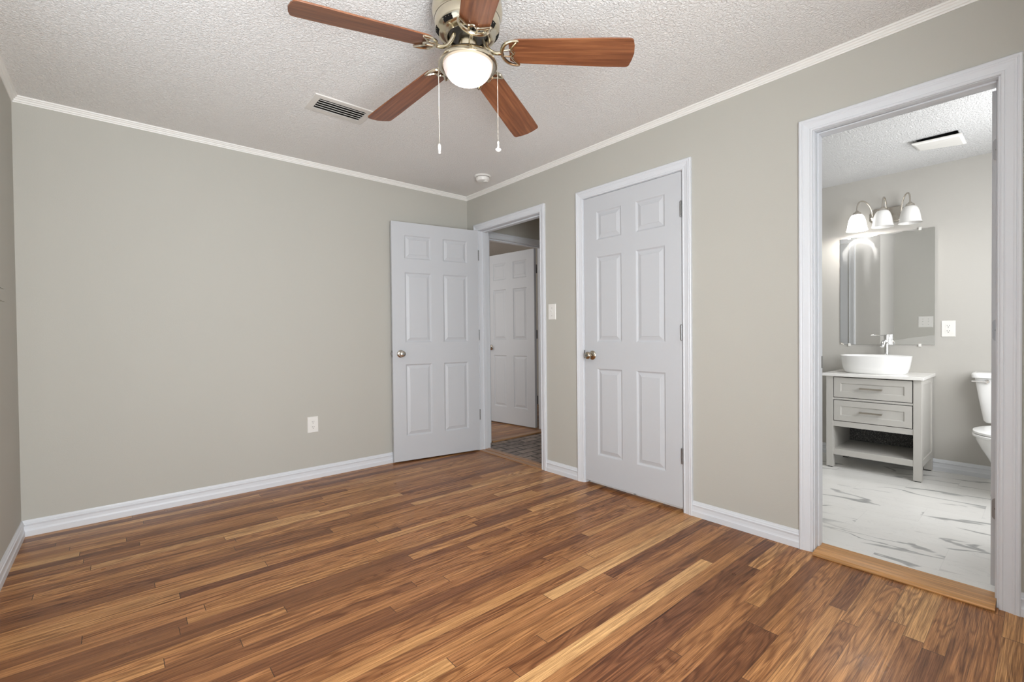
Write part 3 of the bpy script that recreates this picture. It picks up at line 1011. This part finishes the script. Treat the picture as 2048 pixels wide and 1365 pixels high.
def iron_bm():
    """blade iron: curved arm from the hub and an open crescent under the blade root"""
    bm = bmesh.new()
    arm = bez([(0.058, 0, 0.052), (0.066, 0, 0.030), (0.082, 0, -0.010), (0.112, 0, -0.012), (0.137, 0, -0.007)], 14)
    tube(bm, arm, [0.0075, 0.008, 0.0082, 0.0082, 0.008, 0.0078, 0.0076, 0.0075, 0.0074, 0.0073, 0.0073, 0.0074, 0.0075, 0.0076, 0.0078], 10)
    cr = [(0.203, 0.0575), (0.180, 0.0560), (0.158, 0.0460), (0.143, 0.0270), (0.1365, 0.0), (0.143, -0.0270), (0.158, -0.0460), (0.180, -0.0560), (0.203, -0.0575)]

    def smoothpath(c, n):
        out = []
        for i in range(n + 1):
            t = i / n * (len(c) - 1)
            k = min(int(t), len(c) - 2)
            f = t - k
            g = lambda m: Vector((*c[max(0, min(len(c) - 1, m))], 0))
            a, b, c_, d = g(k - 1), g(k), g(k + 1), g(k + 2)
            out.append(0.5 * ((2 * b) + (c_ - a) * f + (2 * a - 5 * b + 4 * c_ - d) * f * f + (3 * b - a - 3 * c_ + d) * f ** 3))
        return [v + Vector((0, 0, -0.007)) for v in out]
    path = smoothpath(cr, 32)
    tube(bm, path, [0.0048 + 0.0030 * math.sin(math.pi * i / 32) for i in range(33)], 8)
    inner = smoothpath([(0.203, 0.0575), (0.190, 0.042), (0.178, 0.026), (0.175, 0.013), (0.184, 0.0), (0.175, -0.013), (0.178, -0.026), (0.190, -0.042), (0.203, -0.0575)], 32)
    tube(bm, inner, [0.0042 + 0.0012 * math.sin(math.pi * i / 32) for i in range(33)], 8)
    for s in (1, -1):
        tube(bm, [(0.139, s * 0.012, -0.007), (0.160, s * 0.015, -0.0075), (0.178, s * 0.018, -0.007)], 0.0042, 8)
    return bm


blade_me = iron_me = None
tilt_dir = R(60)
for k in range(5):
    a = R(-46 + 72 * k)
    droop = -(ZH0 - 2.1430 + 0.019 * math.cos(a - tilt_dir)) / R_OUT
    d = Vector((math.cos(a), math.sin(a), droop)).normalized()
    y = Vector((-math.sin(a), math.cos(a), 0))
    z = d.cross(y)
    pitch = R(-12.5)
    base = Matrix.Translation((FC.x, FC.y, ZH0)) @ Matrix((((d.x), y.x, z.x, 0), (d.y, y.y, z.y, 0), (d.z, y.z, z.z, 0), (0, 0, 0, 1)))
    mB = base @ Matrix.Rotation(pitch, 4, 'X') @ Matrix.Translation((0, 0, 0.0015))
    if k == 0:
        b = obj('fan_blade', blade_bm(), 'blade', fan, bevel=0.0015, mw=mB)
        ir = obj('blade_iron', iron_bm(), 'fan_metal', b, smooth=True, mw=base @ Matrix.Rotation(pitch, 4, 'X'))
        b0, i0 = b, ir
    else:
        b = b0.copy()
        COL.objects.link(b)
        b.parent = fan
        b.matrix_parent_inverse = WM[fan].inverted()
        b.matrix_basis = mB
        ir = i0.copy()
        COL.objects.link(ir)
        ir.parent = b
        ir.matrix_parent_inverse = mB.inverted()
        ir.matrix_basis = base @ Matrix.Rotation(pitch, 4, 'X')

rtxy = Vector((rt.x, rt.y, 0)).normalized()
fwxy = Vector((fw.x, fw.y, 0)).normalized()
for s, zend, nm in ((-1, 1.795, 'a'), (1, 1.800, 'b')):
    q = Vector((FC.x, FC.y, 0)) + rtxy * (0.1165 * s) + fwxy * (-0.002 if s < 0 else -0.004)
    q0 = Vector((q.x, q.y, 2.150))
    bm = bmesh.new()
    nb = 64
    ztop, zbot = 2.150, zend + 0.045
    prof = []
    for i in range(nb):
        z0 = ztop + (zbot - ztop) * i / nb
        dz = (zbot - ztop) / nb
        prof += [(0.0007, z0), (0.0016, z0 + dz * 0.3), (0.0016, z0 + dz * 0.7)]
    prof.append((0.0007, zbot))
    lathe(bm, prof, (q.x, q.y, 0), seg=6)
    ch = obj('pull_chain', bm, 'chain', fan, smooth=True)
    bm = bmesh.new()
    if s < 0:
        lathe(bm, [(0, zend + 0.042), (0.003, zend + 0.040), (0.0058, zend + 0.034), (0.0062, zend + 0.026), (0.0045, zend + 0.012), (0.0040, zend + 0.007), (0.0052, zend + 0.003), (0, zend)], (q.x, q.y, 0), seg=16)
    else:
        lathe(bm, [(0, zend + 0.044), (0.0028, zend + 0.042), (0.0045, zend + 0.036), (0.0030, zend + 0.030), (0.0040, zend + 0.022), (0.0035, zend + 0.016), (0.011, zend + 0.012), (0.012, zend + 0.008), (0.008, zend + 0.003), (0, zend)], (q.x, q.y, 0), seg=18)
    obj('pull_finial', bm, 'plastic', ch, smooth=True)

# ---------------------------------------------------------------- bathroom: vanity cabinet
VY0, VY1 = -3.063, -2.490    # right, left
VX0, VX1 = 1.685, 2.145      # front, back
ZV = 0.731
van = empty('vanity_cabinet', ((VX0 + VX1) / 2, (VY0 + VY1) / 2, ZB), 'greige vanity cabinet with two drawers and an open shelf', 'vanity')
LW = 0.047
for lx, ly in ((VX0, VY0), (VX0, VY1 - LW), (VX1 - LW, VY0), (VX1 - LW, VY1 - LW)):
    lg = boxo('leg', (lx, lx + LW, ly, ly + LW, ZB + 0.006, ZV), 'vanity', van, bevel=0.002)
    boxo('foot_pad', (lx + 0.007, lx + LW - 0.007, ly + 0.007, ly + LW - 0.007, ZB, ZB + 0.006), 'dark', lg)
ya, yb = VY0 + LW, VY1 - LW
bm = bmesh.new()
box(bm, VX0 + 0.004, VX0 + 0.022, ya, yb, 0.339, 0.380)          # rail under drawers
box(bm, VX0 + 0.004, VX0 + 0.022, ya, yb, 0.548, 0.563)          # rail between drawers
box(bm, VX0 + 0.004, VX0 + 0.022, ya, yb, 0.7255, ZV)            # top rail
box(bm, VX0 + 0.024, VX1 - 0.012, ya, yb, 0.339, 0.352)          # drawer floor
for y0, y1 in ((VY0 + 0.008, VY0 + 0.016), (VY1 - 0.016, VY1 - 0.008)):
    box(bm, VX0 + LW, VX1 - LW, y0, y1, 0.160, ZV)               # side panels
for y0, y1 in ((VY0 + 0.001, VY0 + 0.016), (VY1 - 0.016, VY1 - 0.001)):
    box(bm, VX0 + LW, VX1 - LW, y0, y1, 0.690, ZV)
    box(bm, VX0 + LW, VX1 - LW, y0, y1, 0.115, 0.160)
for y0, y1 in ((ya - 0.003, ya + 0.002), (yb - 0.002, yb + 0.003)):
    box(bm, VX0 + LW - 0.01, VX1 - 0.012, y0, y1, 0.161, 0.345)
obj('carcass', bm, 'vanity', van)
boxo('shelf', (VX0 + 0.003, VX1 - 0.012, ya, yb, 0.116, 0.161), 'vanity', van, bevel=0.0015)
boxo('shade_panel', (VX1 - 0.012, VX1 - 0.004, ya, yb, 0.161, 0.725), 'shade_speckle', van, label='added back panel with speckled shade painted in')
for z0, z1 in ((0.568, 0.7205), (0.385, 0.543)):
    y0, y1 = ya + 0.005, yb - 0.005
    bm = bmesh.new()
    rg = []
    fr = 0.043
    for ins, dep in ((0, 0.018), (0, 0.0), (fr, 0.0), (fr + 0.003, 0.004), (fr + 0.006, 0.006)):
        rg.append([Vector((VX0 + 0.002 + dep, a, b)) for a, b in ((y0 + ins, z0 + ins), (y1 - ins, z0 + ins), (y1 - ins, z1 - ins), (y0 + ins, z1 - ins))])
    loft(bm, rg)
    dr = obj('drawer', bm, 'vanity', van)
    zc, yc = (z0 + z1) / 2, (y0 + y1) / 2
    bm = bmesh.new()
    box(bm, VX0 - 0.026, VX0 - 0.018, yc - 0.068, yc + 0.068, zc - 0.0065, zc + 0.0065)
    for q in (-0.062, 0.062):
        box(bm, VX0 - 0.020, VX0 + 0.0085, yc + q - 0.005, yc + q + 0.005, zc - 0.005, zc + 0.005)
    obj('handle', bm, 'nickel', dr, bevel=0.0015)

boxo('countertop', (1.660, XB - 0.001, -3.076, -2.466, ZV, 0.752), 'quartz', bevel=0.002, label='thin white stone top lying on the greige vanity', cat='countertop')

# vessel sink
BX, BY = 1.905, -2.757
bm = bmesh.new()
rg = []
for a, b, z in ((0.110, 0.165, 0.7525), (0.128, 0.184, 0.753), (0.140, 0.196, 0.764), (0.152, 0.207, 0.800), (0.160, 0.215, 0.850), (0.166, 0.219, 0.882), (0.167, 0.220, 0.887), (0.165, 0.218, 0.889), (0.161, 0.214, 0.887), (0.156, 0.209, 0.870), (0.148, 0.200, 0.820), (0.132, 0.182, 0.786), (0.090, 0.130, 0.776), (0.02, 0.02, 0.774)):
    rg.append(rrect(BX, BY, z, a, b, 2.5, 64))
loft(bm, rg)
sk = obj('vessel_sink', bm, 'porcelain', smooth=True, label='white oval vessel sink standing on the vanity top', cat='sink')
bm = bmesh.new()
lathe(bm, [(0.0, 0), (0.022, 0), (0.021, 0.003), (0.0, 0.004)], (BX, BY, 0.774), seg=24)
obj('drain', bm, 'chrome', sk, smooth=True)

# faucet
FX, FY = 2.098, -2.792
fa = empty('sink_faucet', (FX, FY, 0.752), 'tall chrome faucet behind the white vessel sink', 'faucet')
bm = bmesh.new()
lathe(bm, [(0.0, 0.752), (0.026, 0.752), (0.026, 0.757), (0.0175, 0.761), (0.0165, 0.800), (0.0165, 1.010), (0.0, 1.010)], (FX, FY, 0), seg=28)
obj('body', bm, 'chrome', fa, smooth=True)
bm = bmesh.new()
lathe(bm, [(0.0, 1.012), (0.017, 1.012), (0.0175, 1.046), (0.016, 1.049), (0.0, 1.049)], (FX, FY, 0), seg=28)
hd = obj('handle', bm, 'chrome', fa, smooth=True)
bm = bmesh.new()
tube(bm, [(FX, FY + 0.012, 1.040), (FX - 0.004, FY + 0.045, 1.042), (FX - 0.008, FY + 0.100, 1.044)], 0.0035, 10)
obj('lever', bm, 'chrome', hd, smooth=True)
bm = bmesh.new()
tube(bm, bez([(FX - 0.008, FY, 0.985), (FX - 0.060, FY, 0.998), (FX - 0.115, FY + 0.002, 1.005), (FX - 0.135, FY + 0.003, 0.955)], 18), 0.0125, 16)
obj('spout', bm, 'chrome', fa, smooth=True)

# ---------------------------------------------------------------- mirror
me_ = boxo('wall_mirror', (XB - 0.006, XB - 0.001, -3.071, -2.467, 0.967, 1.864), 'mirror', label='frameless wall mirror with wipe marks above the sink', cat='mirror')
for y, z, s in ((-2.532, 1.864, 1), (-2.985, 1.864, 1), (-2.532, 0.967, -1), (-2.985, 0.967, -1)):
    bm = bmesh.new()
    box(bm, XB - 0.0105, XB - 0.0062, y - 0.009, y + 0.009, min(z - s * 0.010, z + s * 0.014), max(z - s * 0.010, z + s * 0.014))
    box(bm, XB - 0.0062, XB - 0.0005, y - 0.009, y + 0.009, min(z + s * 0.001, z + s * 0.014), max(z + s * 0.001, z + s * 0.014))
    obj('mirror_clip', bm, 'plastic', me_, bevel=0.002)

# ---------------------------------------------------------------- vanity light
VLY, VLZ = -2.785, 2.008
vl = empty('vanity_light', (XB, VLY, VLZ), 'three shade brushed nickel vanity light above the mirror', 'wall light')
bm = bmesh.new()
oc = [(-0.115, -0.028), (-0.085, -0.062), (0.085, -0.062), (0.115, -0.028), (0.115, 0.028), (0.085, 0.062), (-0.085, 0.062), (-0.115, 0.028)]
loft(bm, [[Vector((XB - d, VLY + a * k, VLZ + b * k)) for a, b in oc] for d, k in ((0.001, 1.0), (0.012, 1.0), (0.020, 0.90), (0.024, 0.86))])
obj('backplate', bm, 'nickel', vl)
SX = 2.000


def shade_prof(z):
    return [(0.026, z + 0.128), (0.036, z + 0.124), (0.046, z + 0.110), (0.055, z + 0.085), (0.061, z + 0.055), (0.065, z + 0.024), (0.070, z + 0.004), (0.072, z), (0.069, z + 0.002), (0.062, z + 0.026), (0.058, z + 0.055), (0.052, z + 0.084), (0.043, z + 0.106), (0.033, z + 0.119), (0.024, z + 0.123)]


def lit(name, strength, color=(1, 0.97, 0.93)):
    t = NT(name)
    n = t.noise(t.pos(), 14, 2)
    t.set((0.80, 0.795, 0.78), 0.3, 0, 0.4, color, t.math('MULTIPLY', t.math('ADD', 0.9, t.math('MULTIPLY', n, 0.2)), strength))
    return t.m


M['shade_lit'] = lit('lit_frosted_shade', 4.5)
M['shade_half'] = lit('half_lit_frosted_shade', 0.10)
M['shade_off'] = plain('unlit_frosted_shade', (0.80, 0.79, 0.77), 0.3, var=0.02)
for i, (dy, mt, lab) in enumerate(((0.165, 'shade_lit', 'brightly lit shade'), (0.0, 'shade_half', None), (-0.165, 'shade_off', 'unlit frosted shade'))):
    y = VLY + dy
    yp = VLY + dy * 0.55
    zs_ = 1.893
    bm = bmesh.new()
    tube(bm, bez([(XB - 0.022, yp, VLZ - 0.006), (XB - 0.034, yp, VLZ + 0.075), (XB - 0.050, yp + (y - yp) * 0.3, 2.165), (SX + 0.004, y, 2.165), (SX, y, 2.105), (SX, y, 2.045)], 22), 0.0055, 10)
    ar = obj('arm', bm, 'nickel', vl, smooth=True)
    bm = bmesh.new()
    lathe(bm, [(0.0, 0), (0.013, 0), (0.012, 0.008), (0.0, 0.012)], (XB - 0.024, yp, VLZ - 0.006), (-1, 0, 0), 18)
    obj('finial', bm, 'nickel', ar, smooth=True)
    bm = bmesh.new()
    lathe(bm, [(0.0, zs_ + 0.160), (0.010, zs_ + 0.158), (0.014, zs_ + 0.150), (0.026, zs_ + 0.143), (0.028, zs_ + 0.132), (0.030, zs_ + 0.126), (0.024, zs_ + 0.120), (0.0, zs_ + 0.120)], (SX, y, 0), seg=28)
    obj('socket_cup', bm, 'nickel', ar, smooth=True)
    bm = bmesh.new()
    lathe(bm, shade_prof(zs_), (SX, y, 0), seg=40, cap0=False, cap1=False)
    sh = obj('lamp_shade', bm, mt, vl, smooth=True, label=lab)
    bm = bmesh.new()
    lathe(bm, [(0.0, zs_ + 0.030), (0.014, zs_ + 0.033), (0.024, zs_ + 0.045), (0.027, zs_ + 0.060), (0.022, zs_ + 0.080), (0.013, zs_ + 0.100), (0.013, zs_ + 0.121)], (SX, y, 0), seg=24)
    obj('bulb', bm, 'shade_lit' if i == 0 else 'shade_off', sh, smooth=True)
pl = bpy.data.lights.new('vanity_bulb', 'POINT')
pl.energy = 9
pl.color = (1, 0.96, 0.91)
pl.shadow_soft_size = 0.025
po = bpy.data.objects.new('vanity_bulb', pl)
COL.objects.link(po)
po.location = (SX, VLY + 0.165, 1.912)

# ---------------------------------------------------------------- bathroom exhaust fan with its cover hanging loose
ef = empty('exhaust_fan', ((FX0 + FX1) / 2, (FY0 + FY1) / 2, HB), 'white bathroom exhaust fan cover hanging loose from the ceiling', 'exhaust fan')
bm = bmesh.new()
box(bm, FX0, FX0 + 0.003, FY0, FY1, HB + 0.001, HB + 0.12)
box(bm, FX1 - 0.003, FX1, FY0, FY1, HB + 0.001, HB + 0.12)
box(bm, FX0, FX1, FY0, FY0 + 0.003, HB + 0.001, HB + 0.12)
box(bm, FX0, FX1, FY1 - 0.003, FY1, HB + 0.001, HB + 0.12)
box(bm, FX0, FX1, FY0, FY1, HB + 0.12, HB + 0.123)
obj('housing', bm, 'hinge_dark', ef)
bm = bmesh.new()
cx0, cx1, cy0, cy1 = 1.445, 1.690, -3.282, -3.042
zn, zf = HB - 0.027, HB - 0.004
r0 = [Vector((cx0, cy0, zn - 0.008)), Vector((cx1, cy0, zf - 0.026)), Vector((cx1, cy1, zf)), Vector((cx0, cy1, zn))]
cen = sum(r0, Vector()) / 4
loft(bm, [[p + Vector((0, 0, 0.008)) for p in r0], r0, [p + (cen - p) * 0.12 + Vector((0, 0, -0.006)) for p in r0]])
obj('cover', bm, 'plastic', ef)

# ---------------------------------------------------------------- toilet
TY = -3.500
to = empty('toilet', (1.75, TY, ZB), 'white toilet partly hidden by the bathroom door edge', 'toilet')
bm = bmesh.new()
rg = []
for z, a, b, cx in ((0.435, 0.075, 0.150, 2.055), (0.450, 0.085, 0.160, 2.055), (0.600, 0.092, 0.183, 2.053), (0.742, 0.095, 0.202, 2.052)):
    rg.append(rrect(cx, TY, z, a, b, 6.0, 48))
loft(bm, rg)
tk = obj('tank', bm, 'porcelain', to, smooth=True)
bm = bmesh.new()
loft(bm, [rrect(2.050, TY, z, a, b, 6.5, 48) for z, a, b in ((0.743, 0.096, 0.205), (0.746, 0.106, 0.217), (0.770, 0.106, 0.218), (0.779, 0.101, 0.212), (0.781, 0.090, 0.200))])
obj('tank_lid', bm, 'porcelain', to, smooth=True)
bm = bmesh.new()
xf = 2.052 - 0.094
lathe(bm, [(0.0, 0), (0.014, 0), (0.014, 0.012), (0.010, 0.018), (0.0, 0.018)], (xf + 0.002, TY + 0.137, 0.722), (-1, 0, 0), 20)
tube(bm, [(xf - 0.014, TY + 0.137, 0.722), (xf - 0.016, TY + 0.170, 0.722), (xf - 0.016, TY + 0.212, 0.722)], [0.006, 0.0055, 0.0065], 10)
obj('flush_lever', bm, 'chrome', tk, smooth=True)
bm = bmesh.new()
rg = []
for z, x0, x1, b, n in ((ZB, 1.510, 2.010, 0.105, 2.6), (0.040, 1.515, 2.008, 0.100, 2.6), (0.120, 1.560, 2.005, 0.088, 2.5), (0.200, 1.560, 2.010, 0.098, 2.4), (0.260, 1.520, 2.030, 0.125, 2.3), (0.320, 1.470, 2.070, 0.156, 2.3), (0.370, 1.445, 2.100, 0.176, 2.3), (0.400, 1.440, 2.110, 0.181, 2.3)):
    rg.append(rrect((x0 + x1) / 2, TY, z, (x1 - x0) / 2, b, n, 56))
loft(bm, rg)
obj('bowl', bm, 'porcelain', to, smooth=True)
bm = bmesh.new()
loft(bm, [rrect(1.655, TY, z, a, b, 2.3, 56) for z, a, b in ((0.403, 0.214, 0.180), (0.406, 0.219, 0.185), (0.416, 0.219, 0.185), (0.419, 0.214, 0.180))])
st_ = obj('seat', bm, 'porcelain', to, smooth=True)
bm = bmesh.new()
loft(bm, [rrect(1.660, TY, z, a, b, 2.3, 56) for z, a, b in ((0.422, 0.212, 0.178), (0.425, 0.217, 0.183), (0.436, 0.216, 0.182), (0.444, 0.195, 0.160), (0.447, 0.150, 0.120))])
obj('seat_lid', bm, 'porcelain', to, smooth=True)
bm = bmesh.new()
box(bm, 1.872, 1.915, TY - 0.085, TY + 0.085, 0.402, 0.440)
obj('seat_hinge', bm, 'porcelain', to, bevel=0.006)
